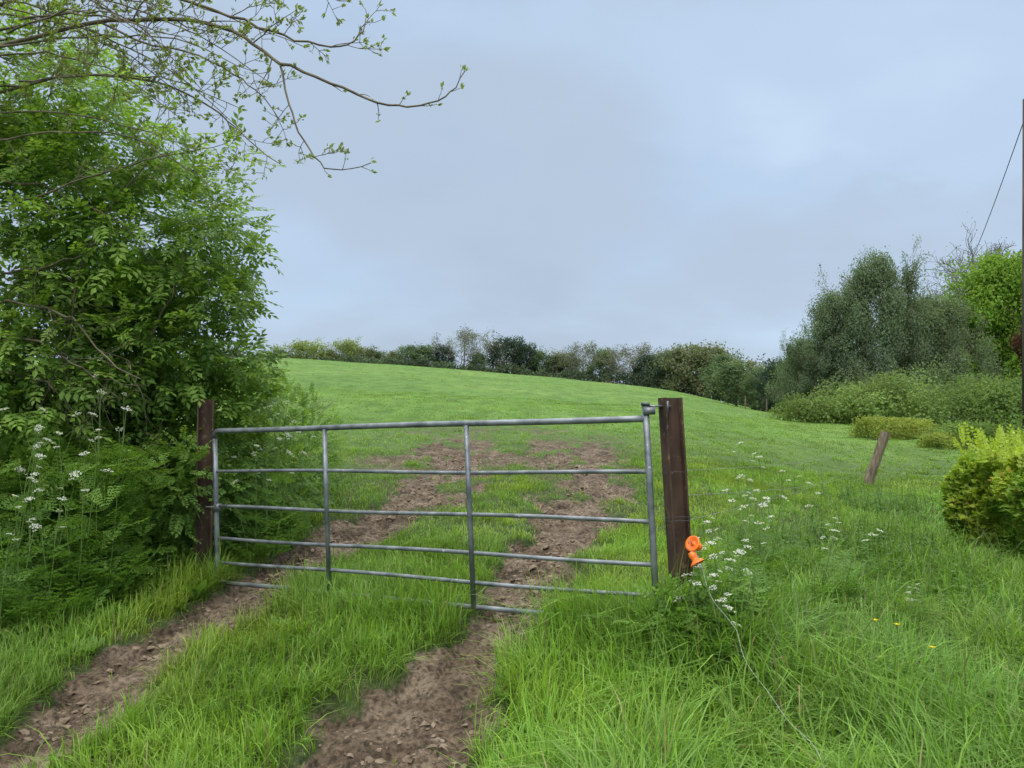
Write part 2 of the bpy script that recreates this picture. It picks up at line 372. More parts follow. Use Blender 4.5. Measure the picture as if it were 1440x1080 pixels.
def fill_blobs(acc,blobs,dens,tmpls,scale,colA,colB,shell=.55,up=.35,holes=.0,seed=0):
    for (cx,cy,cz,rx,ry,rz,f) in blobs:
        n=int(dens*f*rx*ry*rz*4)
        d=unit(n); r=shell+(1-shell)*rng.uniform(size=n)**.6
        lump=.68+.75*fbm(d[:,0]*2.2+cx*3,d[:,2]*2.2+d[:,1]*1.7+cz,seed+5,3)
        P=np.array([cx,cy,cz])+d*(r*lump)[:,None]*np.array([rx,ry,rz])
        if holes>0:
            k=fbm(P[:,0]*1.9+P[:,1]*.9,P[:,2]*1.9,seed+17,3)>holes; P=P[k]; d=d[k]
        k=P[:,2]>base_h(P[:,0],P[:,1])+.02; P=P[k]; d=d[k]; n=len(P)
        a=d+unit(n)*.75+np.array([0,0,-.1]); nr=np.array([0,-.25,1.])+unit(n)*.5+d*.6
        R=frames(a,nr)
        v=rng.uniform(size=(n,1)); cl=fbm(P[:,0]*1.5,P[:,2]*1.5+P[:,1],seed+3,2)[:,None]
        c=np.array(colA)*(1-v)+np.array(colB)*v; c=c*(.6+.8*cl)
        ti=rng.integers(0,len(tmpls),n)
        for t in range(len(tmpls)):
            q=ti==t
            if q.any(): acc.inst(tmpls[t],P[q],R[q],rng.uniform(.75,1.25,q.sum())*scale,c[q])

# ------------------------------------------------------------------ branching
def wander(p,d,L,n,wob,grav=0):
    pts=[np.array(p,float)]; d=np.array(d,float); d/=np.linalg.norm(d)
    for i in range(n):
        d=d+rng.normal(size=3)*wob+np.array([0,0,grav]); d/=np.linalg.norm(d)
        pts.append(pts[-1]+d*L/n)
    return np.array(pts),d
XMAX=[1e9]
def branch(acc,p,d,L,r,lv,mx,tips,wob=.16,nch=4,grav=.03,sides=5,spread_=.9,minr=.003):
    n=5 if lv<mx else 4
    pts,dd=wander(p,d,L,n,wob,grav)
    if pts[:,0].max()>XMAX[0]: return
    acc.tube(pts,np.linspace(r,max(r*.35,minr),len(pts)),max(3,sides-lv),cap=False)
    if lv>=mx:
        tips.append((pts,dd)); return
    for i in range(nch):
        t=rng.uniform(.25,1) if i else 1.0
        k=t*(len(pts)-1); a=int(min(k,len(pts)-2)); q=pts[a]+(pts[a+1]-pts[a])*(k-a)
        base=pts[a+1]-pts[a]; base/=np.linalg.norm(base)
        nd=base+unit(1)[0]*spread_
        branch(acc,q,nd,L*rng.uniform(.45,.7),max(r*.5,minr),lv+1,mx,tips,wob,nch,grav,sides,spread_,minr)

def tree_meshes(name,H,W,leaf,nleaf,cA,cB,low=.15,levels=3,nch=5,sig=.5,tr=None,conical=False,bark=M_bark,lumps=22,lr=.17,loose=.25,oval=.85,lleaf=1.0,rmin=.3,rmax=.8):
    T=Acc(); C=Acc(); tips=[]
    r=tr or H*.022
    tp,_=wander([0,0,-.3],[0,0,1],H*.8,7,.06,.02)
    T.tube(tp,np.linspace(r,r*.2,len(tp)),7,cap=False)
    nl=13
    def prof(t): return (1-.75*t) if conical else math.sqrt(max(.15,1-((t-.42)/.62)**2))
    for i in range(nl):
        t=low+(1-low)*(i+.5)/nl; k=t*(len(tp)-1); a=int(min(k,len(tp)-2)); q=tp[a]+(tp[a+1]-tp[a])*(k-a)
        az=i*2.4+rng.normal()*.4
        L=W*.5*prof(t)*rng.uniform(.75,1.15)*(.85 if lumps else 1)
        d=[cos(az),sin(az),.35+.8*t*(not conical)]
        branch(T,q,d,L,r*.38*(1-.5*t),1,levels,tips,.16,nch,.03,6,.8,H*.0012)
    allt=np.concatenate([t[0] for t in tips]); top=np.percentile(allt[:,2],99)
    if nleaf:
        nb=int(nleaf*loose); nL=nleaf-nb
        if nb:
            ends=np.concatenate([t[0][1:] for t in tips])
            idx=rng.integers(0,len(ends),nb); P=ends[idx]+np.clip(rng.normal(size=(nb,3)),-1.4,1.4)*sig
            v=rng.uniform(size=(nb,1)); c=(np.array(cA)*(1-v)+np.array(cB)*v)*(.7+.5*hsh(idx//3.,idx*0.,4.)[:,None])
            C.inst(LR,P,frames(unit(nb),unit(nb)*.7+np.array([0,-.3,.9])),rng.uniform(.6,1.3,nb)*leaf*lleaf,c)
        if lumps:
            per=nL//lumps
            for i in range(lumps):
                t=(i+.5)/lumps*.88+.10; az=i*2.4+rng.normal()*.5
                rad=W*.5*prof(t)*rng.uniform(rmin,rmax)*(0.4 if t>.92 else 1)
                R_=W*lr*rng.uniform(.6,1.35); cen=np.array([rad*cos(az),rad*sin(az),min(t*top,top-R_*oval*.8)])
                d=unit(per); rr=R_*(.35+.70*rng.uniform(size=per)**.7)*(.6+.8*fbm(d[:,0]*3+i,d[:,2]*3+d[:,1]*2,5,3))
                P=cen+d*rr[:,None]*np.array([1,1,oval]); v=rng.uniform(size=(per,1)); lc=rng.uniform(.82,1.15)
                c=(np.array(cA)*(1-v)+np.array(cB)*v)*lc
                C.inst(LR,P,frames(unit(per),d*1.2+unit(per)*.4+[0,-.2,.5]),rng.uniform(.6,1.3,per)*leaf,c)
    s=H/top
    for A in (T,C):
        A.V=[v*np.array([1,1,s]) for v in A.V]
    return mk_mesh(name+'_trunk',T,bark), (mk_mesh(name+'_crown',C,M_far) if nleaf else None)
def plant_tree(kind,meshes,x,y,sc,label,group=None,rot=None,cat='tree',szz=1.0,sx=1.0):
    z=float(base_h(np.array([x]),np.array([y]))[0])+(float(fbm(np.array([x*.04]),np.array([y*.04]),41)[0])-.5)*float(sstep(30,90,np.array([y]))[0])
    e=obj(kind,None,None,(x,y,z-.05),label=label,category=cat)
    e.rotation_euler=(0,0,rng.uniform(0,6.28) if rot is None else rot); e.scale=(sc*sx,sc*sx,sc*szz); e.empty_display_size=.3
    if group: e['group']=group
    obj('trunk',meshes[0],e)
    if meshes[1]: obj('crown',meshes[1],e)
    return e

PB=noise_mat('pale_bark',(.14,.135,.125),(.22,.21,.20),3)
far={  # crown colours lightened and blued: aerial haze painted into the foliage
 'green':tree_meshes('ash_green',8,7,.36,5200,(.095,.145,.080),(.14,.20,.10),.12,3,3,.4,lumps=18,lr=.19),
 'yellow':tree_meshes('field_yellow',8,8,.36,5200,(.19,.25,.09),(.27,.32,.12),.12,3,3,.4,lumps=16,lr=.2),
 'dark':tree_meshes('dark_pine',8,6.5,.34,5600,(.048,.078,.064),(.074,.11,.08),.08,3,3,.4,lumps=20,lr=.2,loose=.15),
 'bare':tree_meshes('bare_ash',8,7,.22,2800,(.15,.16,.12),(.20,.21,.15),.2,4,4,.28,None,False,PB,lumps=0,loose=1.0),
 'olive':tree_meshes('olive_oak',8,8,.36,5400,(.145,.17,.095),(.19,.215,.12),.12,3,3,.4,lumps=20,lr=.18),
}
desc={'green':'leafy green hedgerow tree on the field crest','yellow':'fresh yellow-green tree on the field crest','dark':'dark evergreen tree standing along the field boundary','bare':'sparse late-leafing ash tree in the field hedge','olive':'olive-tinted young-leaved oak in the field hedge'}
FT=[(430,477,125,58,'yellow'),(388,488,128,34,'green'),(462,489,128,30,'olive'),(488,475,128,42,'yellow'),(512,486,130,38,'olive'),(532,491,130,30,'green'),(552,492,130,30,'olive'),(575,484,130,46,'green'),(601,484,132,42,'green'),(624,484,132,30,'dark'),
(650,463,132,62,'bare'),(672,497,132,32,'green'),(692,479,134,44,'bare'),(714,474,134,54,'dark'),(738,483,134,38,'dark'),(760,493,134,40,'green'),(780,500,134,36,'dark'),(798,496,132,42,'olive'),(822,481,130,54,'bare'),(846,491,128,42,'green'),
(868,492,126,46,'bare'),(893,483,124,74,'bare'),(910,498,123,46,'dark'),(928,496,122,46,'green'),(948,494,118,48,'dark'),(968,486,114,68,'olive'),(998,488,112,66,'olive'),(1020,498,104,58,'green'),(1048,508,96,60,'olive'),
(1035,508,84,60,'green'),(1072,514,80,54,'green'),(1098,504,72,62,'dark'),(1118,508,66,66,'green'),(1145,496,64,70,'olive')]
for (px,py,d,w,k_) in FT:
    p=S(px,py,d); g=float(base_h(np.array([p[0]]),np.array([d]))[0]); Ht=max(3.0,p[2]-g); Wd=w/1040*d
    W0={'green':7,'yellow':8,'dark':6.5,'bare':7,'olive':8}[k_]
    sx=Wd/W0*1.15
    plant_tree({'bare':'ash_tree','dark':'pine_tree','olive':'oak_tree'}.get(k_,'field_tree'),far[k_],p[0],d,1.0,desc[k_],'trees along the far field boundary',None,'tree',Ht/8,max(sx,.5))

def hedge_strip(pts,h,w,n,leaf,cA,cB,acc,T=LR,noise_s=.3):
    pts=np.array(pts,float); seg=np.linalg.norm(np.diff(pts,axis=0),axis=1); cum=np.r_[0,np.cumsum(seg)]
    s=rng.uniform(0,cum[-1],n); x=np.interp(s,cum,pts[:,0]); y=np.interp(s,cum,pts[:,1])
    hh=h*(.45+.95*fbm(s*noise_s,s*0,88,3))
    th=rng.uniform(0,pi,n); rr=rng.uniform(.6,1,n)
    z=base_h(x,y)+np.abs(np.sin(th))*hh*rr+ (fbm(x*.04,y*.04,41)-.5)*sstep(30,90,y)
    ox=np.cos(th)*w*rr*.5; k=np.clip(np.searchsorted(cum,s)-1,0,len(seg)-1)
    dn=np.diff(pts,axis=0)/seg[:,None]; x=x-dn[k,1]*ox; y=y+dn[k,0]*ox
    cl=fbm(s*.5,z*.8,91,3)[:,None]; v=rng.uniform(size=(n,1))
    c=(np.array(cA)*(1-v)+np.array(cB)*v)*(.6+.8*cl)
    acc.inst(T,np.stack([x,y,z],-1),frames(unit(n),unit(n)*.7+np.array([0,-.5,.8])),rng.uniform(.6,1.3,n)*leaf,c)
def thing(name,label,cat,loc=(0,0,0),**kw):
    o=obj(name,None,None,loc,label=label,category=cat,**kw); o.empty_display_size=.2; return o
a=Acc(); hedge_strip([(-52,120),(-25,126),(0,130),(14,127),(26,117),(33,106)],2.9,2.5,20000,.40,(.085,.125,.08),(.13,.17,.10),a,noise_s=.35)
obj('field_hedge',mk_mesh('field_hedge',a,M_far),label='dark thorn hedgerow bounding the far side of pasture',category='hedge')
a=Acc(); hedge_strip([(33,104),(29,80),(27,66),(24,52),(19,43),(16,37)],2.6,3,14000,.26,(.08,.125,.055),(.14,.19,.08),a,noise_s=.25)
obj('field_hedge',mk_mesh('field_hedge',a,M_far),label='overgrown green hedge dropping down the pasture edge',category='hedge')

GB=noise_mat('grey_bark',(.13,.12,.10),(.21,.19,.165),3)
M1=tree_meshes('willow',9,8.2,.16,52000,(.125,.180,.105),(.195,.255,.155),.06,4,4,.2,lumps=70,lr=.105,loose=.28,oval=1.35,lleaf=.75,rmin=.25,rmax=.98)
M2=tree_meshes('greenoak',9,7,.2,26000,(.14,.25,.040),(.23,.36,.06),.15,3,5,.25,lumps=38,lr=.15,loose=.1)
M3=tree_meshes('copper',7,5,.2,9000,(.065,.024,.026),(.11,.045,.042),.12,3,5,.25,lumps=22,lr=.16,loose=.1)
M4=tree_meshes('barewood',10,8,.1,1200,(.1,.12,.06),(.14,.15,.09),.2,4,5,.3,None,False,GB,lumps=0,loose=1)
plant_tree('willow_tree',M1,20.4,41,1.0,'tall grey-green willow with loose open crown',None,.4,szz=1.03,sx=.66)
plant_tree('willow_tree',M1,18.2,41.5,.8,'grey-green willow crowding beside the tallest one',None,5.4,szz=1.0,sx=.70)
plant_tree('willow_tree',M1,24.4,43,.9,'spreading grey-green willow beside the taller one',None,2.6,szz=.90,sx=.88)
plant_tree('willow_tree',M1,16.7,42,.6,'small grey-green willow at the hedge end',None,4.1,szz=.85,sx=.7)
plant_tree('willow_tree',M1,27.4,47,.85,'spreading grey-green willow beside the taller one',None,1.6,szz=.86,sx=.9)
plant_tree('sycamore_tree',M2,30.2,46,1.2,'bright spring-green broadleaf tree behind the willows',None,1.0,szz=.96,sx=.80)
plant_tree('sycamore_tree',M2,34.8,49,1.25,'bright green sycamore beside the utility pole',None,2.0,szz=.98)
plant_tree('copper_beech_tree',M3,27.2,38,.80,'dark purple-leaved copper beech near the pole',None,1.0,szz=1.0,sx=.75)
plant_tree('ash_tree',M4,45,68,1.55,'bare-twigged ash rising behind green trees',None,1.0)
plant_tree('ash_tree',M4,41.5,66,1.45,'bare-twigged ash rising behind green trees',None,3.0)
def shrub(name,x,y,rx,rz,n,leaf,cA,cB,label,T=LR,mat=None,lump=1.0):
    z0=float(base_h(np.array([x]),np.array([y]))[0]); A=Acc(); B=Acc()
    m_=12; per=n//m_
    for i in range(m_):
        az=i*2.4; rad=rx*.78*math.sqrt(i/m_); R_=rx*rng.uniform(.25,.52)
        cen=np.array([x+rad*cos(az),y+rad*sin(az),z0+rz*(.72-.5*(i/m_))*rng.uniform(.6,1.15)])
        d=unit(per); rr=R_*(.4+.7*rng.uniform(size=per)**.6)*(.55+.9*fbm(d[:,0]*2.5+i,d[:,2]*2.5+d[:,1]*2,5,3))
        P=cen+d*rr[:,None]*np.array([1,1,rz/rx*.95]); kk=P[:,2]>z0; P=P[kk]; d=d[kk]; q=len(P)
        if not q: continue
        v=rng.uniform(size=(q,1)); c=(np.array(cA)*(1-v)+np.array(cB)*v)*rng.uniform(.75,1.2)
        A.inst(T,P,frames(unit(q),d+unit(q)*.5+np.array([0,-.2,.7])),rng.uniform(.6,1.3,q)*leaf,c)
    for i in range(14):
        dd=unit(1)[0]; dd[2]=abs(dd[2])+.5
        pts,_=wander([x+rng.normal()*.1,y+rng.normal()*.1,z0-.1],dd*[rx,rx,rz],rz*.95,5,.12)
        B.tube(pts,np.linspace(.03,.006,6),4,cap=False)
    e=thing(name,label,'bush',(x,y,z0)); part('trunk',B,M_bark,e); part('crown',A,mat or M_far,e); return e
for (x,y,rx,rz,n,cA,cB,lb) in [
 (15.9,32,2.6,2.4,10000,(.15,.22,.075),(.22,.30,.10),'rounded pale green shrub at the field edge'),
 (13.9,34,1.9,1.3,5000,(.13,.19,.06),(.19,.26,.08),'low light-green shrub beside the pasture'),
 (19.6,30,3.0,2.3,11000,(.12,.19,.06),(.18,.26,.08),'dense mid-green shrub below the trees'),
 (22.6,27.5,3.2,2.6,10000,(.12,.19,.06),(.18,.25,.08),'dense mid-green shrub below the trees'),
 (18.0,36,3.2,2.3,8000,(.11,.16,.07),(.16,.22,.09),'dark bramble thicket under the willows'),
 (21.8,38,3.4,3.0,8000,(.11,.16,.075),(.15,.21,.095),'dark bramble thicket under the willows'),
 (24.6,33,3.2,2.9,8000,(.10,.16,.06),(.15,.22,.08),'dark bramble thicket under the willows'),
 (27.0,35.5,3.2,2.9,8000,(.10,.16,.06),(.15,.23,.08),'dark green bush beneath the copper beech'),
 (20.0,45,3.0,3.2,6500,(.07,.11,.05),(.11,.16,.07),'dark hawthorn at the hedge end'),
 (23.5,55,3.2,3.6,5500,(.07,.11,.05),(.11,.16,.07),'dark hawthorn at the hedge end'),
 (12.9,20.8,1.3,.8,3500,(.11,.18,.05),(.17,.25,.07),'low bramble bush on the grassy bank'),
 (15.0,19.8,2.0,1.3,6500,(.11,.18,.055),(.17,.25,.07),'low bramble bush on the grassy bank'),
 (12.9,17.6,1.4,.8,4000,(.09,.16,.045),(.15,.23,.06),'low bramble bush on the grassy bank')]:
    shrub('shrub',x,y,rx,rz,n,.13 if y>25 else .08,cA,cB,lb)
a=Acc(); hedge_strip([(10.6,22.5),(13.6,24.3)],.62,1.0,6000,.08,(.19,.24,.05),(.28,.33,.08),a,noise_s=.1)
obj('garden_hedge',mk_mesh('garden_hedge',a,M_far),label='low clipped yellow-green hedge across the verge',category='hedge')
a=Acc(); hedge_strip([(11.3,20.0),(13.9,21.8)],.40,.9,5000,.07,(.18,.23,.05),(.26,.31,.08),a,noise_s=.1)
obj('garden_hedge',mk_mesh('garden_hedge',a,M_far),label='low clipped yellow-green hedge across the verge',category='hedge')

# near beech hedge
e=thing('beech_hedge','clipped beech hedge with fresh yellow-green leaves','hedge',(5.3,6.2,.2))
A=Acc(); n=58000
x0,x1,y0,y1,zt=4.66,6.2,3.2,7.75,1.38
f=rng.uniform(size=n); P=np.zeros((n,3))
P[:,0]=rng.uniform(x0,x1,n); P[:,1]=rng.uniform(y0,y1,n); P[:,2]=rng.uniform(.02,zt,n)
s1=f<.62; P[s1,0]=x0+np.abs(rng.normal(size=s1.sum()))*.12
s2=(f>=.62)&(f<.80); P[s2,2]=zt-np.abs(rng.normal(size=s2.sum()))*.09
s3=(f>=.80)&(f<.94); P[s3,1]=y1-np.abs(rng.normal(size=s3.sum()))*.14
P[:,2]-=np.clip(1-(y1-P[:,1])/.35,0,1)**2*.10*(P[:,2]>.9)
P+= (np.stack([fbm(P[:,1]*2.2,P[:,2]*2.2,1),fbm(P[:,0]*2,P[:,2]*2,2),fbm(P[:,0]*2.2,P[:,1]*2.2,3)],-1)-.5)*np.array([-.7,.7,.45])
out_=np.zeros((n,3)); out_[s1]=[-1,-.3,.7]; out_[s2]=[0,0,1]; out_[s3]=[0,1,.3]
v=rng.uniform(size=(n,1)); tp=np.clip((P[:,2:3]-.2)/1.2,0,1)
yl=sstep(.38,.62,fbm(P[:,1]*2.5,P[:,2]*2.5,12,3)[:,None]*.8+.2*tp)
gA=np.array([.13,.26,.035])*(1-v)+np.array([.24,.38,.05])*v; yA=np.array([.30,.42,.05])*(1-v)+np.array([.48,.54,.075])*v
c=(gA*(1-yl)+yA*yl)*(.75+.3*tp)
orang=(rng.uniform(size=n)<.04)&(P[:,2]>.6); c[orang]=[.40,.27,.08]
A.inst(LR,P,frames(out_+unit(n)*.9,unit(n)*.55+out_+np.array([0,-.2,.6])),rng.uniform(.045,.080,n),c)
n=900; Pt=np.stack([rng.uniform(x0-.12,x1,n),rng.uniform(y0,y1+.1,n),zt-.18+rng.uniform(0,.24,n)],-1)
A.inst(SPH[0],Pt,frames(unit(n)*.6+[-.2,0,1],unit(n)),rng.uniform(.7,1.3,n),np.tile([.36,.46,.07],(n,1)))
B=Acc()
for yy in np.arange(y0+.1,y1,.16):
    for q in range(2):
        pts,_=wander([5.4+rng.normal()*.12,yy,.05],[rng.normal()*.5-.2,rng.normal()*.3,1.6],1.1,5,.12); B.tube(pts,np.linspace(.016,.004,6),4,cap=False)
part('stem',B,M_bark,e); part('foliage',A,M_leaf,e)

# ------------------------------------------------------------------ left hedge & trees
XMAX[0]=-2.8
e=thing('elder_tree','large overgrown elder with dense pinnate green leaves','tree',(-4.0,7.1,.35))
T=Acc(); tips=[]
for (p,d,L,r) in [((-4.1,7.2,.2),(.1,-.1,1),2.4,.07),((-3.7,7.2,.2),(.2,-.1,1),1.7,.05),((-4.9,7.1,.2),(-.1,-.2,1),2.6,.07),((-3.4,7.4,.25),(0,0,1),1.2,.04)]:
    branch(T,p,d,L,r,1,4,tips,.15,4,.02,7,.7,.003)
for pl in [[(-30,425,5.9),(60,432,5.8),(110,455,5.75),(150,512,5.7),(195,532,5.65)],[(-30,240,6.1),(60,262,6.0),(150,300,6.0),(210,350,6.1)],[(-20,385,6.0),(50,375,5.9),(110,355,5.9)],
           [(40,600,6.2),(90,500,6.0),(100,400,6.0),(150,280,6.1),(210,200,6.1)],[(170,620,6.4),(200,500,6.2),(240,400,6.2),(260,330,6.2)],[(-10,520,6.0),(70,540,5.9),(130,600,5.9)],[(0,470,5.9),(60,480,5.8),(120,520,5.8),(170,560,5.8)]]:
    pts=np.array([S(*q) for q in pl]); t=np.linspace(0,1,len(pts)); tt=np.linspace(0,1,12)
    pts=np.stack([np.interp(tt,t,pts[:,k]) for k in range(3)],-1)+rng.normal(size=(12,3))*.015
    T.tube(pts,np.linspace(.012,.004,12),6,cap=False)
    for k in range(2,12):
        branch(T,pts[k],(pts[k]-pts[k-1])/.2+unit(1)[0]*.9,.35,.0035,3,4,tips,.2,3,0,5,.8,.0016)
part('trunk',T,M_twig,e,True)
C=Acc()
blobs=[(-4.2,6.9,3.4,1.35,1.1,1.1,1),(-3.3,6.7,3.25,.85,.8,.75,1.0),(-3.15,6.8,2.45,.78,.8,.75,1.1),(-4.3,6.6,2.35,1.3,1.0,1.0,1.0),
 (-2.95,7.2,1.5,.58,.7,.75,1.1),(-5.6,6.6,2.8,1.2,1.1,1.6,.8),(-4.8,6.7,4.7,1.2,.9,.75,.75),(-3.75,6.5,4.1,.8,.7,.55,.6),
 (-2.55,6.6,2.80,.48,.45,.20,1.2),(-2.62,6.5,3.35,.45,.45,.16,1.1),(-2.62,6.8,2.2,.45,.45,.22,1.2),(-2.75,6.3,3.95,.62,.4,.11,.9),(-3.5,6.3,4.6,.5,.4,.11,.6),(-2.6,7.0,1.8,.42,.4,.22,1.1),
 (-4.4,6.1,1.0,.8,.45,.8,1.0),(-3.6,6.35,1.0,.6,.4,.75,1.1),(-5.1,6.1,1.2,.8,.6,1.0,1.0),(-5.8,6.5,4.9,1.2,1,1,.6),(-3.1,6.5,.8,.4,.35,.5,1.2),(-4.0,5.95,1.9,.7,.4,.5,.7)]
fill_blobs(C,blobs,420,SPR,1.0,(.105,.205,.032),(.24,.37,.066),.45,holes=.40,seed=2)
part('crown',C,M_leaf,e)
print('elder',C.n)

e=thing('hawthorn_bush','dark tangled hawthorn bush beneath the elder','bush',(-4.0,7.2,.35))
T=Acc(); tips=[]
for i in range(9):
    branch(T,(-5.2+i*.25+rng.normal()*.05,7.2+rng.normal()*.15,.15),(rng.normal()*.2,-.1+rng.normal()*.2,1),1.1,.03,1,3,tips,.2,4,.01,5,.8,.002)
part('trunk',T,M_twig,e)
C=Acc()
fill_blobs(C,[(-3.9,6.9,1.0,1.1,.8,.95,1.2),(-4.9,6.6,1.1,1.0,.9,1.0,1.2),(-3.1,7.0,1.15,.62,.6,.8,1.2),(-5.9,6.4,1.1,1,.9,1.1,.8),(-2.75,7.9,.9,.6,.6,.65,1),(-2.8,8.9,1.2,.6,.8,.75,.8),(-3.3,10.2,1.4,.8,1.2,.8,.5),(-3.4,6.3,.5,.5,.35,.4,1.3),(-2.62,6.65,1.0,.18,.25,.55,2.0),(-2.72,6.12,1.15,.13,.10,.42,5.0)],620,SPH,1.0,(.10,.195,.036),(.19,.31,.06),.5,holes=.3,seed=9)
part('crown',C,M_leaf,e)
print('hawthorn',C.n)
XMAX[0]=1e9

# ash overhead
e=thing('ash_tree','ash tree with long bare twigs and opening buds overhanging gateway','tree',(-6.6,6.4,.1))
T=Acc(); Bd=Acc()
tp=np.array([[-6.6,6.4,0],[-6.5,6.35,1.5],[-6.35,6.2,3],[-6.1,6.0,4.2],[-5.9,5.9,5.5],[-5.8,5.9,7.2]])
T.tube(tp,[.24,.21,.18,.15,.12,.05],10)
def smooth_path(pl,n):
    pts=np.array([S(*q) for q in pl]); pts[:,2]+= (pts[:,2]-EYE)*.015
    t=np.linspace(0,1,len(pts)); tt=np.linspace(0,1,n)
    p=np.stack([np.interp(tt,t,pts[:,k]) for k in range(3)],-1)
    q=p.copy(); q[1:-1]=(p[:-2]+p[2:]+2*p[1:-1])/4; return q+np.r_[[[0,0,0]],rng.normal(size=(n-2,3))*.007,[[0,0,0]]]
def buds(p,d,big=1.0):
    k=rng.integers(4,7); dd=np.tile(d,(k,1))+unit(k)*.7+np.array([0,0,.25])
    cc=np.tile(np.array([.22,.28,.08]),(k,1))*rng.uniform(.7,1.2,(k,1))
    Bd.inst(LT,np.tile(p,(k,1))+rng.normal(size=(k,3))*.006,frames(dd,unit(k)+[0,0,.5]),rng.uniform(.022,.042,k)*big,cc)
def ash_twigs(pts,r0,r1,start,every,L,lv=0,upb=.25):
    n=len(pts); T.tube(pts,np.linspace(r0,r1,n),7 if r0>.012 else 5,cap=False)
    side=1
    for k in range(start,n):
        if k%every: continue
        for s in (1,-1) if (lv and rng.uniform()<.35) else (side,):
            ax=pts[min(k+1,n-1)]-pts[k-1]; ax/=np.linalg.norm(ax)
            pv=np.cross(ax,[0,-1,0])+unit(1)[0]*.5
            d=ax*rng.uniform(.5,1.0)+pv*s*.7+np.array([0,0,upb])
            l=L*rng.uniform(.5,1.2)*(1-.4*k/n)
            p2,dd=wander(pts[k],d,l,7,.13,.035)
            rr=max(.0024,np.interp(k,[0,n],[r0,r1])*.42)
            if lv<2 and l>.14: ash_twigs(p2,rr,.0018,2,2,l*.5,lv+1,upb)
            else:
                T.tube(p2,np.linspace(rr,.0016,len(p2)),4,cap=False); buds(p2[-1],dd)
                if rng.uniform()<.4: buds(p2[4],dd,.6)
        side=-side
    d=pts[-1]-pts[-2]; buds(pts[-1],d/np.linalg.norm(d),1.2)
limbs=[
 ([(-160,110,6),(-30,60,5.6),(120,22,5.3),(250,18,5.1),(330,40,5.0),(385,85,4.9)],22,.018,.011,4,2,.6),
 ([(385,85,4.9),(430,100,4.85),(490,125,4.8),(530,143,4.75),(570,148,4.7),(610,140,4.7),(635,128,4.7),(652,95,4.7)],20,.0115,.0035,3,2,.18),
 ([(385,85,4.9),(397,130,4.85),(405,165,4.8),(425,205,4.75),(445,232,4.7),(475,240,4.7),(518,228,4.7)],18,.008,.003,3,2,.2),
 ([(-140,160,6),(-30,130,5.8),(100,95,5.5),(220,110,5.3),(290,150,5.2),(330,185,5.1),(385,228,5.0)],22,.013,.003,3,2,.45),
 ([(-120,30,5.8),(60,-30,5.4),(200,-25,5.1),(300,10,5.0),(360,30,4.9),(420,55,4.9),(470,62,4.8),(500,45,4.8),(508,18,4.8)],26,.014,.003,4,2,.36),
 ([(-120,210,6),(-20,195,5.8),(80,180,5.6),(180,190,5.5),(250,235,5.4),(290,262,5.3)],18,.010,.003,3,2,.4),
 ([(60,-120,5.4),(200,-80,5.2),(330,-40,5.0),(430,-15,4.9),(480,-8,4.9)],20,.012,.003,3,2,.4),
 ([(120,22,5.3),(200,60,5.1),(270,70,5.0),(320,100,4.95),(350,120,4.9),(385,165,4.9)],16,.009,.003,2,2,.36)]
for (ya,yb,xe,dd) in [(20,60,270,4.9),(290,200,310,5.4),(-30,115,375,5.0),(-60,125,275,5.1),(-10,145,265,5.3),(75,165,245,5.1),(-20,125,205,5.1),(110,150,330,5.2),(60,95,345,5.0),(-70,60,420,5.0),(-40,30,300,4.9),(160,205,260,5.4),(10,180,330,5.2),(-80,75,240,4.8),(40,40,200,4.8)]:
    x0_=rng.uniform(-80,10); m1=(ya*2+yb)/3-rng.uniform(10,45); m2=(ya+yb*2)/3-rng.uniform(5,40)
    limbs.append(([(x0_,ya,dd+.5),(x0_+(xe-x0_)*.35,m1,dd+.25),(x0_+(xe-x0_)*.7,m2,dd+.1),(xe,yb,dd)],16,.009,.0025,2,2,.42))
for pl,n,r0,r1,st,ev,L in limbs:
    ash_twigs(smooth_path(pl,n),r0,r1,st,ev,L)
for pl in limbs:
    if pl[0][0][0]<11 or pl[0][0][1]<-50:
        p=S(*pl[0][0]); q=tp[min(5,max(2,int(p[2]/1.35)))]
        T.tube(np.array([q,(p+q)/2+[0,0,.15],p]),[.045,.025,pl[2]],7,cap=False)
part('trunk',T,M_twig,e,True); part('bud_cluster',Bd,M_leaf,e)
print('ash',T.n,Bd.n)

# ------------------------------------------------------------------ cow parsley
from mathutils import Vector, Matrix
def umbel(seed_):
    a=Acc()
    for i in range(10):
        az=i*2.4; rr=.034*math.sqrt((i+.5)/10); c=np.array([rr*cos(az),rr*sin(az),.024-rr*rr*6])+rng.normal(size=3)*.003
        a.tube([[0,0,0],c*.6+[0,0,.002],c],[.0009,.0007,.0005],3,(.2,.3,.1),cap=False)
        k=7; P=c+np.stack([rng.normal(size=k)*.0046,rng.normal(size=k)*.0046,rng.uniform(-.003,.004,k)],-1)
        a.inst((np.array([[-.5,-.5,0],[.5,-.5,0],[.5,.5,0],[-.5,.5,0]]),np.zeros((0,3),int),np.array([[0,1,2,3]]),np.ones((4,3))),P,frames(unit(k),np.array([0,-.3,1.])+unit(k)*.6),np.full(k,.0056),np.ones((k,3))*.74)
    return mk_mesh('umbel',a,M_petal)
UMS=[umbel(i) for i in range(3)]
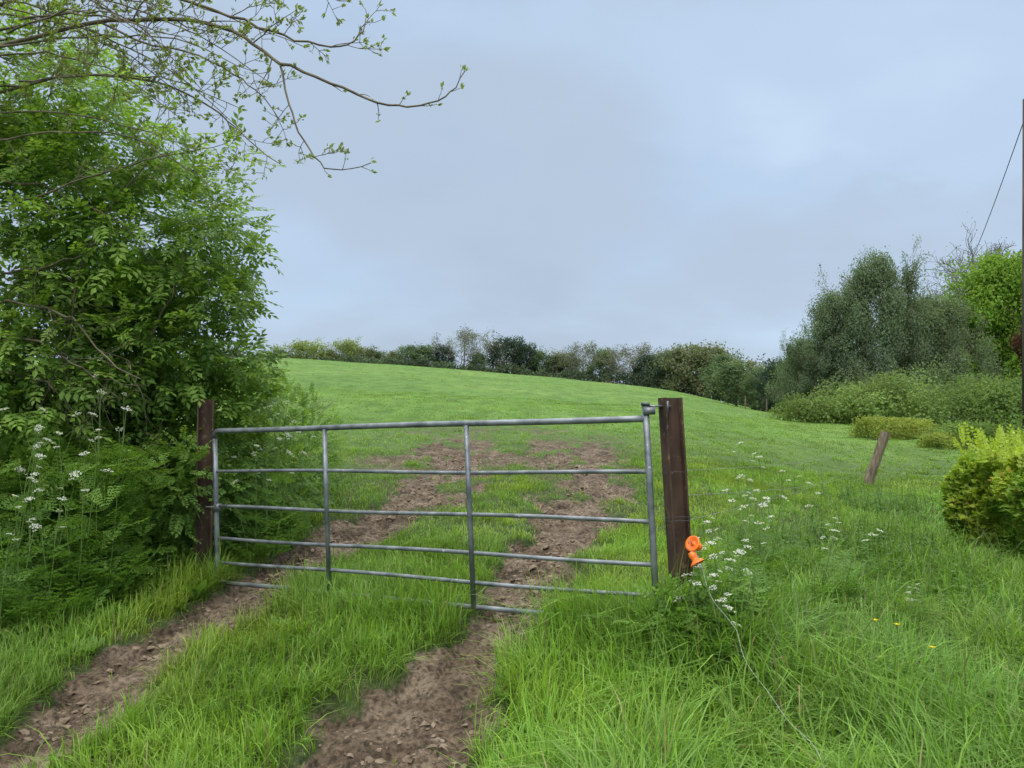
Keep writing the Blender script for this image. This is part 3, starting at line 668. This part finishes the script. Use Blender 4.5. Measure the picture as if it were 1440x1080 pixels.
def fern():
    a=Acc()
    for i in range(7):
        t=.05+.03*i; L=.075*(1-i/8.)
        for s in(-1,1):
            for j in range(4):
                q=(j+1)/4*L; P=np.array([[t+q*.45,s*q,0]]); 
                for s2 in(-1,1):
                    d=np.array([[.6+.4*s2*.2,s*.6+s2*.5,rng.normal()*.15]]); a.inst(LT,P,frames(d,np.array([[0,0,1.]])+rng.normal(size=(1,3))*.2),[.026*(1-.1*i)],np.ones((1,3)))
    a.tube([[0,0,0],[.25,0,0]],[.0015,.0008],3,(1,1,.8),cap=False)
    return a.arrays()
FE=fern()
def parsley(H,ns=1):
    St=Acc(); Le=Acc(); gc=(.13,.22,.05)
    tops=[]
    for s in range(ns):
        d=[rng.normal()*.15,rng.normal()*.15,1]; pts,dd=wander([rng.normal()*.02,rng.normal()*.02,-.03],d,H*rng.uniform(.85,1),7,.05)
        St.tube(pts,np.linspace(.0038,.0016,8),5,gc,cap=False); tops.append((pts[-1],dd))
        for k in (4,5,6):
            nd=dd+unit(1)[0]*.6; p2,d2=wander(pts[k],nd,H*.22,4,.08,.08); St.tube(p2,np.linspace(.0016,.001,5),4,gc,cap=False)
            if rng.uniform()<.75: tops.append((p2[-1],d2))
        for k in (1,2,3,4):
            az=rng.uniform(0,6.28); d3=np.array([[cos(az),sin(az),.45]]); Le.inst(FE,pts[k][None],frames(d3,np.array([[0,0,1.]])),[rng.uniform(.9,1.4)*(1.1 if k<3 else .8)],np.array([[.12,.23,.04]]))
    um=[]
    for p,d in tops:
        dd=np.array(d)*.7+[0,-.15,.8]+rng.normal(size=3)*.3
        um.append((Vector(p),Vector(dd).to_track_quat('Z','Y').to_euler(),rng.uniform(.45,1.05),int(rng.integers(0,3))))
    for i in range(6):
        az=rng.uniform(0,6.28); Le.inst(FE,np.array([[0,0,.02]]),frames(np.array([[cos(az),sin(az),.9]]),np.array([[0,0,1.]])),[1.5],np.array([[.12,.23,.04]]))
    return mk_mesh('cow_parsley_stem',St,M_stem),mk_mesh('cow_parsley_leaves',Le,M_leaf),um
HS=(.55,.65,.75,.85,.95)
PV=[[parsley(h,1+(j==2)) for j in range(3)] for h in HS]
def place_parsley(px,py,d,lab,z0=None):
    p=S(px,py,d); g=float(ground_h(np.array([p[0]]),np.array([d]))[0]) if z0 is None else z0
    h=max(.35,p[2]-g); k=int(np.argmin([abs(h-q) for q in HS])); sc=h/[.5,.6,.7,.8,.9][k]; j=int(rng.integers(0,3))
    o=thing('cow_parsley',lab,'wildflower',(p[0],d,g),group='cow parsley in flower'); o.rotation_euler=(0,0,rng.uniform(0,6.28)); o.scale=(min(sc,1.2),min(sc,1.2),sc)
    st,le,um=PV[k][j]
    obj('stem',st,o); obj('foliage',le,o)
    for (pp,ee,ss,mi) in um:
        u=obj('flower_head',UMS[mi],o,pp); u.rotation_euler=ee; u.scale=(ss,ss,ss)
for q in [(1030,672,5.2),(1065,658,5.7),(1045,682,5.0),(1168,716,5.8),(1185,720,6.0),(1150,745,5.4),(1000,785,4.3),(1018,815,4.1),(990,755,4.6),(1040,755,4.7),(1100,682,6.0),(1270,825,4.9),(1010,738,5.4),(1005,832,4.0),(1045,636,6.6),(1110,675,6.2),(1022,770,4.4),(1055,720,5.1),(1025,700,5.7),(985,805,4.15)]:
    place_parsley(*q,'white-flowering cow parsley beside the steel gatepost')
for q in [(10,600,5.2),(28,645,5.1),(150,548,5.5),(162,572,5.5),(75,700,5.0),(110,635,5.2),(15,735,4.8),(55,595,5.3),(380,590,6.7),(395,630,6.9),(388,565,7.1),(362,640,6.6),(125,605,5.4),(0,655,5.0),(405,600,7.2),(40,690,5.0),(20,570,5.3),(90,660,5.1)]:
    place_parsley(*q,'white-flowering cow parsley growing against the hedge')
def nettle():
    a=Acc(); P=[];D=[];s_=[]
    for i in range(7):
        z=.06+i*.055; az=i*1.57
        for q in (0,pi):
            P.append([0,0,z]); D.append([cos(az+q),sin(az+q),.15-.3*rng.uniform()]); s_.append(.085*(1-.09*i))
    P=np.array(P);D=np.array(D)
    a.inst(LR,P,frames(D,np.tile([0,0,1.],(len(P),1))+rng.normal(size=(len(P),3))*.2),np.array(s_),np.ones((len(P),3)))
    a.tube([[0,0,0],[0,0,.25],[.01,0,.47]],[.003,.002,.001],4,(.9,.9,.7),cap=False)
    return a.arrays()
NE=nettle()
W_=Acc()
def weeds(cx,cy,sx,sy,n,T,sc,cA,cB,lift=0):
    x=cx+rng.normal(size=n)*sx; y=cy+rng.normal(size=n)*sy; k=mud(x,y)<.3; x=x[k];y=y[k]; n=len(x)
    P=np.stack([x,y,ground_h(x,y)+lift*rng.uniform(size=n)],-1); az=rng.uniform(0,6.28,n)
    nr=np.array([0,0,1.])+unit(n)*.22; ax=np.stack([np.cos(az),np.sin(az),0*az],-1)
    z=nr/np.linalg.norm(nr,axis=1)[:,None]; x_=ax-(ax*z).sum(1)[:,None]*z; x_/=np.linalg.norm(x_,axis=1)[:,None]
    v=rng.uniform(size=(n,1)); W_.inst(T,P,np.stack([x_,np.cross(z,x_),z],-1),rng.uniform(.6,1.2,n)*sc,np.array(cA)*(1-v)+np.array(cB)*v)
NA,NB=(.075,.155,.037),(.13,.235,.055)
DA,DB=(.11,.22,.04),(.17,.30,.05)
weeds(1.2,4.6,.22,.2,90,NE,.6,NA,NB)
weeds(.95,4.2,.16,.12,60,NE,.5,NA,NB)
weeds(3.4,7.2,.5,.5,150,NE,.9,NA,NB); weeds(2.6,6.2,.6,.5,110,NE,.85,NA,NB); weeds(3.8,5.4,.4,.5,110,NE,.6,NA,NB); weeds(5.0,9.8,.8,.6,160,NE,.9,NA,NB)
weeds(2.6,4.9,.7,.5,110,NE,.6,NA,NB); weeds(4.35,6.6,.15,.8,60,NE,.5,NA,NB)
for cx in (-4.6,-4.1,-3.6,-3.1): weeds(cx,5.95,.25,.25,90,NE,.9,DA,DB)
weeds(-2.75,6.7,.15,.3,60,NE,1.0,NA,NB); weeds(-2.7,8.2,.2,.7,110,NE,1.0,NA,NB)
def dock():
    a=Acc()
    for i in range(7):
        az=i*.9; d=np.array([[cos(az),sin(az),.9]]); a.inst(LT,np.array([[0,0,0.]]),frames(d,np.array([[0,0,1.]])),[rng.uniform(.2,.3)],np.ones((1,3)))
    return a.arrays()
DK=dock()
weeds(1.05,4.25,.15,.1,18,DK,.9,DA,DB); weeds(3.2,5.8,.8,.8,34,DK,.8,DA,DB); weeds(-3.6,5.7,.6,.15,30,DK,.7,DA,DB)
weeds(.5,4.0,.3,.5,20,DK,.45,DA,DB); weeds(-1.3,4.6,.25,.8,16,DK,.4,DA,DB); weeds(-3.1,4.8,.3,.6,20,DK,.5,DA,DB); weeds(2.3,3.7,.5,.4,16,DK,.6,DA,DB)
n=1500; x=rng.uniform(-5.2,-2.85,n); P=np.stack([x,5.85+rng.normal(size=n)*.15,.3+rng.uniform(0,1,n)**1.3*1.1],-1); P[:,1]-=(1.3-P[:,2])*.12
v=rng.uniform(size=(n,1)); W_.inst(FE,P,frames(np.array([.2,-1,.1])+unit(n)*.9,np.array([0,-.3,1.])+unit(n)*.4),rng.uniform(.7,1.4,n),np.array([.12,.225,.038])*(1-v)+np.array([.20,.34,.06])*v)
obj('weeds',mk_mesh('weeds',W_,M_leaf),kind='stuff',label='nettles, docks and parsley leaves along the verge')
e=thing('bramble_bush','small leafy bramble tangled round foot of steel gatepost','bush',(.98,4.3,.4))
A=Acc(); fill_blobs(A,[(1.0,4.36,.50,.20,.14,.18,1),(1.2,4.45,.55,.20,.2,.18,1),(.86,4.3,.45,.16,.12,.14,1)],6500,SPH,.7,(.09,.18,.035),(.17,.29,.055),.4)
B=Acc()
for i in range(14):
    pts,_=wander([1.0+rng.normal()*.1,4.4+rng.normal()*.06,.35],[rng.normal()*.4,rng.normal()*.3,1],.34,5,.25,-.05); B.tube(pts,np.linspace(.003,.0015,6),4,(.12,.16,.06),cap=False)
part('stem',B,M_stem,e); part('foliage',A,M_leaf,e)
BU=Acc(); BS=Acc()
for i in range(5):
    az=i*2*pi/5; BU.inst(LR,np.array([[0,0,.30]]),frames(np.array([[cos(az),sin(az),.55]]),np.array([[0,0,1.]])),[.016],np.array([[.8,.55,.02]]))
BS.tube([[0,0,0],[.01,0,.15],[0,0,.30]],[.0018,.0014,.001],4,(.1,.2,.04))
mb,ms=mk_mesh('petals',BU,M_petal),mk_mesh('stalk',BS,M_stem)
for (px,py,d) in [(1252,874,4.2),(1222,868,4.4),(1300,905,4.1)]:
    p=S(px,py,d); o=thing('buttercup','small yellow buttercup in the long verge grass','wildflower',(p[0],d,p[2]-.42),group='buttercups in the verge'); o.scale=(1.4,1.4,1.4)
    obj('flower_head',mb,o); obj('stem',ms,o)

# ------------------------------------------------------------------ gate
g0=np.array([-2.44,6.08,0]); g1=np.array([.836,4.46,0])
def GP(t,drop):
    p=g0+(g1-g0)*t; zt=1.565+(1.65-1.565)*t
    return np.array([p[0]+drop*.045,p[1],zt-drop])
gate=thing('field_gate','galvanised tubular steel field gate, closed across the track','gate',(float(g1[0]),float(g1[1]),.4))
def railpath(t0,t1,drop,n=14,sag=.004):
    ts=np.linspace(t0,t1,n); return np.array([GP(t,drop+sag*sin(t*9+drop*7)) for t in ts])
a=Acc(); 
corner=[GP(0,.06),GP(.001,.022),GP(.006,.005),GP(.016,0)]
a.tube(np.vstack([corner,railpath(.03,.99,0,24,.003)]),.0205,12); part('top_rail',a,M_galv,gate,True)
for dr in (.326,.615,.870,1.060):
    a=Acc(); a.tube(railpath(.006,.99,dr,24,.006),.0138,10); part('rail',a,M_galv,gate,True)
a=Acc(); a.tube(np.vstack([railpath(.02,.99,1.222,22,.004)]),.017,10); part('bottom_rail',a,M_galv,gate,True)
a=Acc(); a.tube(np.array([GP(0,.06),GP(0,.5),GP(0,1.0),GP(.0,1.18),GP(.004,1.212),GP(.018,1.222)]),.0195,12); part('latch_stile',a,M_galv,gate,True)
for t in (.315,.650):
    a=Acc(); a.tube(np.array([GP(t,.012),GP(t,.5),GP(t,1.235)])+[0,-.012,0],.0178,12); part('upright',a,M_galv,gate,True)
a=Acc(); a.tube(np.array([GP(.992,-.09),GP(.992,.4),GP(.992,.8),GP(.992,1.235)]),.0205,12); part('hinge_stile',a,M_galv,gate,True)
a=Acc(); hp=GP(.992,-.075); a.box(hp+[.07,.02,.0],(.085,.02,.006)); a.box(hp+[.02,.0,-.03],(.035,.026,.022)); a.tube([hp+[.13,.0,-.05],hp+[.13,0,.03]],.012,8); a.tube([hp+[.0,0,.005],hp+[0,0,.022]],.027,12)
part('hinge',a,M_galv,gate,True)
a=Acc(); hp=GP(.992,1.10); a.box(hp+[.05,.0,0],(.06,.012,.015)); a.tube([hp+[.1,.0,-.04],hp+[.1,0,.04]],.011,8); part('hinge',a,M_galv,gate,True)
a=Acc(); lp=GP(.0,.62); a.tube([lp+[-.09,.01,.0],lp+[.05,-.015,.0]],.009,8); a.box(lp+[.02,-.02,0],(.03,.008,.03)); part('latch',a,M_galv,gate,True)

def hpost(name,base,top,w,dp,rotz,label):
    base=np.array(base,float); top=np.array(top,float); t=.012; hw=w/2; hd=dp/2
    o=[(-hw,-hd),(-hw+t,-hd),(-hw+t,-t/2),(hw-t,-t/2),(hw-t,-hd),(hw,-hd),(hw,hd),(hw-t,hd),(hw-t,t/2),(-hw+t,t/2),(-hw+t,hd),(-hw,hd)]
    V=[]; c,s=cos(rotz),sin(rotz); levels=8
    for k in range(levels):
        q=base+(top-base)*k/(levels-1)
        for (x,y) in o: V.append([q[0]+x*c-y*s,q[1]+x*s+y*c,q[2]])
    V=np.array(V); n=12; F=[]
    for k in range(levels-1):
        for j in range(n): F.append([k*n+j,k*n+(j+1)%n,(k+1)*n+(j+1)%n,(k+1)*n+j])
    b=(levels-1)*n
    F+=[[b+0,b+1,b+10,b+11],[b+4,b+5,b+6,b+7],[b+2,b+3,b+8,b+9]]
    a=Acc(); a.add(V,None,F)
    return obj(name,mk_mesh(name,a,M_rust,tuple(base)),None,tuple(base),label=label,category='gatepost')
hpost('gatepost',(1.055,4.55,.1),(.962,4.50,1.775),.115,.10,.22,'rusted steel H-section gatepost leaning beside the hinges')
hpost('gatepost',(-2.585,6.28,.0),(-2.60,6.28,1.83),.13,.12,.35,'dark rusted steel latch post against the hedge')
e=thing('wire_binding','wire wrapped round the steel gatepost','wire',(1.01,4.52,1.0))
for zz,n_ in ((1.02,2),(1.31,1)):
    a=Acc(); th=np.linspace(0,2*pi*n_,24*n_); cx=1.0-(zz-1)*.04
    a.tube(np.stack([cx+.082*np.cos(th),4.525+.072*np.sin(th),zz+th*.0035+.004*np.sin(th*3)],-1),.0016,5); part('wire_loop',a,M_cable,e,True)
def handle(loc,rot,label,s_=1.0):
    prof=[(-.055,.004),(-.052,.018),(-.040,.024),(-.026,.025),(-.014,.022),(-.004,.020),(.006,.030),(.016,.043),(.022,.048),(.026,.047),(.022,.036),(.016,.022),(.014,.012),(.024,.009),(.030,.004)]
    n=24; th=np.arange(n)/n*2*pi; V=[]; F=[]
    for (z,r) in prof:
        for q in th: V.append([r*cos(q),r*sin(q),z])
    for k in range(len(prof)-1):
        for j in range(n): F.append([k*n+j,k*n+(j+1)%n,(k+1)*n+(j+1)%n,(k+1)*n+j])
    e=thing('electric_fence_handle',label,'fence handle',loc,group='orange electric fence handles'); e.rotation_euler=rot; e.scale=(s_,s_,s_)
    a=Acc(); a.add(V,None,F); obj('grip',mk_mesh('grip',a,M_orange,smooth=True),e)
    a=Acc(); th=np.linspace(0,5.2,16); a.tube(np.vstack([[[0,0,.02],[0,0,.040]],np.stack([.010*np.sin(th),0*th,.050-.010*np.cos(th)],-1)]),.0022,6); obj('hook',mk_mesh('hook',a,M_wire,smooth=True),e)
p=S(974,764,4.34); handle(tuple(p),(radians(35),radians(-60),0),'bright orange plastic electric fence handle hung on gatepost',1.0)
p=S(975,785,4.30); handle(tuple(p),(radians(150),radians(-20),.3),'bright orange plastic electric fence handle hung on gatepost',.95)
e=thing('polywire','loose white electric fence wire trailing through grass','wire',tuple(S(978,790,4.36)))
pl=[S(972,775,4.4),S(984,800,4.3),S(1000,850,4.05),S(1030,885,3.85),S(1042,925,3.65),S(1060,960,3.4),S(1100,1005,3.12),S(1135,1050,2.9),S(1160,1110,2.7)]
t=np.linspace(0,1,len(pl)); tt=np.linspace(0,1,60); pts=np.stack([np.interp(tt,t,np.array(pl)[:,k]) for k in range(3)],-1)
for _ in range(3): pts[1:-1]=(pts[:-2]+pts[2:]+2*pts[1:-1])/4
pts+=np.stack([np.sin(tt*23)*.008,tt*0,np.sin(tt*31)*.006+.02],-1)
a=Acc(); a.tube(pts,.0012,5); part('strand',a,M_poly,e,True)

# fence
zf=float(ground_h(np.array([6.35]),np.array([13.]))[0]); zt_=1.50
e=thing('wire_fence','leaning wooden fence post carrying slack field wires','fence',(6.35,13.,zf))
a=Acc(); pts=np.array([[6.18,13,zf-.2],[6.24,13,zf+.1],[6.40,13,(zf+zt_)/2+.05],[6.56,13.0,zt_]])
a.tube(pts,[.09,.088,.085,.082],8); part('post',a,M_wood,e)
for z0,z1 in ((1.33,1.38),(1.02,1.15),(1.18,.95)):
    tt=np.linspace(0,1,24); P=np.stack([1.03+(6.42-1.03)*tt,4.55+(13-4.55)*tt,z0+(z1-z0)*tt-.12*np.sin(pi*tt)],-1); a=Acc(); a.tube(P,.0016,4); part('wire',a,M_wire,e,True)
for (px,py,d) in [(1048,573,70),(1078,574,66),(1104,577,62),(1112,580,60)]:
    p=S(px,py,d); z0=float(base_h(np.array([p[0]]),np.array([d]))[0]); a=Acc(); a.tube([[0,0,-.2],[.01,0,.5],[.03,0,1.15]],[.07,.07,.065],7)
    obj('fence_post',mk_mesh('fence_post',a,M_wood),None,(p[0],d,z0),label='weathered wooden fence post at the pasture edge',category='fence post',group='distant fence posts')

# utility pole
e=thing('utility_pole','dark creosoted wooden utility pole with stay wire','utility pole',(14.12,20.3,1.0))
a=Acc(); a.tube([[14.10,20.3,.5],[14.26,20.3,5],[14.49,20.3,10.8]],[.14,.125,.11],12); part('shaft',a,M_pole,e,True)
a=Acc(); a.tube([[14.49,20.3,10.75],[14.49,20.3,10.85],[14.49,20.3,10.9],[14.49,20.3,10.96]],[.02,.05,.035,.045],8); part('insulator',a,M_poly,e,True)
e2=thing('overhead_cable','thin black cable sagging from the pole toward trees','cable',(14.1,20.3,10.4))
A0=np.array([14.42,20.3,10.3]); B0=S(1335,430,44); tt=np.linspace(0,1,30)
P=A0+(B0-A0)*tt[:,None]; P[:,2]-=np.sin(pi*tt)*.6
a=Acc(); a.tube(P,.013,5); part('strand',a,M_cable,e2,True)

# ------------------------------------------------------------------ world
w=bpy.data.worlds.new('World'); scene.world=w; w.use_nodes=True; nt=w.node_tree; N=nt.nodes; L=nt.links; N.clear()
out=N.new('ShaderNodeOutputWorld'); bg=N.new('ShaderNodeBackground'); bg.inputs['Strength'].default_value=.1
SUN_EL,SUN_AZ=radians(48),radians(195)
sky=N.new('ShaderNodeTexSky'); sky.sky_type='NISHITA'; sky.sun_disc=False; sky.sun_elevation=SUN_EL; sky.sun_rotation=SUN_AZ
tc=N.new('ShaderNodeTexCoord'); sp=N.new('ShaderNodeSeparateXYZ'); L.new(tc.outputs['Generated'],sp.inputs[0])
def math_(op,a,b=None,c=None,clamp=False):
    m=N.new('ShaderNodeMath'); m.operation=op; m.use_clamp=clamp
    for k,v in enumerate((a,b,c)):
        if v is None: continue
        if isinstance(v,(int,float)): m.inputs[k].default_value=v
        else: L.new(v,m.inputs[k])
    return m.outputs[0]
z=math_('MAXIMUM',sp.outputs[2],0.0); zz=math_('ADD',z,.30)
cx=math_('DIVIDE',sp.outputs[0],zz); cy=math_('DIVIDE',sp.outputs[1],zz)
cb=N.new('ShaderNodeCombineXYZ'); L.new(cx,cb.inputs[0]); L.new(cy,cb.inputs[1])
def wn(scale,detail,off,rough=.5,sc_=(1,1,1)):
    mp=N.new('ShaderNodeMapping'); mp.inputs['Location'].default_value=off; mp.inputs['Scale'].default_value=sc_; L.new(cb.outputs[0],mp.inputs['Vector'])
    n=N.new('ShaderNodeTexNoise'); n.inputs['Scale'].default_value=scale; n.inputs['Detail'].default_value=detail; n.inputs['Roughness'].default_value=rough; L.new(mp.outputs[0],n.inputs['Vector']); return n.outputs['Fac']
def wramp(src,ps):
    r=N.new('ShaderNodeValToRGB'); e_=r.color_ramp.elements; e_[0].position,e_[0].color=ps[0][0],(*ps[0][1],1); e_[1].position,e_[1].color=ps[-1][0],(*ps[-1][1],1)
    for p_,c_ in ps[1:-1]: q=e_.new(p_); q.color=(*c_,1)
    r.color_ramp.interpolation='EASE'; L.new(src,r.inputs[0]); return r.outputs[0]
def wmix(f,a,b,bt='MIX'):
    x=N.new('ShaderNodeMix'); x.data_type='RGBA'; x.blend_type=bt
    if isinstance(f,float): x.inputs[0].default_value=f
    else: L.new(f,x.inputs[0])
    L.new(a,x.inputs[6]); L.new(b,x.inputs[7]); return x.outputs[2]
n1=wn(.8,4,(3.1,1.7,0),.45)
n2=wn(1.5,6,(8.2,4.4,0),.52,(1,1.2,1))
n3=wn(3.0,6,(1.2,9.4,0),.55,(1,1.3,1))
dist=math_('MULTIPLY',math_('SUBTRACT',n3,.5),.55)
def blob(bx,by,rx,ry,amp):
    dx=math_('DIVIDE',math_('ADD',math_('SUBTRACT',cx,bx),dist),rx); dy=math_('DIVIDE',math_('ADD',math_('SUBTRACT',cy,by),dist),ry)
    d2=math_('ADD',math_('MULTIPLY',dx,dx),math_('MULTIPLY',dy,dy))
    return math_('MULTIPLY',math_('POWER',2.718,math_('MULTIPLY',d2,-1.0)),amp)
val=math_('ADD',n1,blob(.56,1.32,.30,.14,.15))
val=math_('ADD',val,blob(.16,1.12,.45,.20,.12))
val=math_('ADD',val,blob(.75,1.08,.35,.14,.10))
val=math_('ADD',val,blob(-.30,1.35,.5,.35,.05))
val=math_('ADD',val,math_('MULTIPLY',math_('SUBTRACT',n2,.5),.22))
cl=wramp(val,[(.26,(.365,.45,.565)),(.46,(.405,.505,.64)),(.60,(.45,.575,.75)),(.82,(.58,.72,.88))])
gap=wramp(n2,[(.45,(0,0,0)),(.75,(.25,.25,.25))])
skys=N.new('ShaderNodeVectorMath'); skys.operation='SCALE'; skys.inputs['Scale'].default_value=.15; L.new(sky.outputs[0],skys.inputs[0])
c=wmix(gap,cl,skys.outputs[0])
hz=math_('POWER',math_('SUBTRACT',1.0,z),7.0); hz=math_('MULTIPLY',hz,.65)
hc=N.new('ShaderNodeRGB'); hc.outputs[0].default_value=(.475,.565,.68,1)
c=wmix(hz,c,hc.outputs[0])
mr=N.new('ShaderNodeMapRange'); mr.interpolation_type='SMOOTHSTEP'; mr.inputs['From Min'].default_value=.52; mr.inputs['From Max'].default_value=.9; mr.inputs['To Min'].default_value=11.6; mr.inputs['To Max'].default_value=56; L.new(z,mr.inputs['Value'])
wh=N.new('ShaderNodeMapRange'); wh.inputs['From Min'].default_value=.52; wh.inputs['From Max'].default_value=.9; L.new(z,wh.inputs['Value'])
wc=N.new('ShaderNodeRGB'); wc.outputs[0].default_value=(.585,.58,.545,1); c=wmix(wh.outputs[0],c,wc.outputs[0])
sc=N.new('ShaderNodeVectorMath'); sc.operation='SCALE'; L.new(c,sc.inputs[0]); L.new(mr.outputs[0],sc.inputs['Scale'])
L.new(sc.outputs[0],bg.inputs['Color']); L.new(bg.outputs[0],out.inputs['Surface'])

sd=bpy.data.lights.new('sun','SUN'); sd.energy=1.5; sd.angle=radians(20); sd.color=(1,.96,.9)
so=bpy.data.objects.new('sun',sd); COL.objects.link(so)
dirv=Vector((sin(SUN_AZ)*cos(SUN_EL),cos(SUN_AZ)*cos(SUN_EL),sin(SUN_EL)))
so.rotation_euler=dirv.to_track_quat('Z','Y').to_euler(); so.location=(5,-8,15)

cam=bpy.data.cameras.new('camera'); cam.sensor_width=36; cam.lens=26; cam.clip_end=3000; cam.clip_start=.05
co=bpy.data.objects.new('camera',cam); COL.objects.link(co); co.location=(0,0,EYE); co.rotation_euler=(radians(93.3),0,0)
scene.camera=co
scene.view_settings.view_transform='Standard'; scene.view_settings.look='None'; scene.view_settings.exposure=0
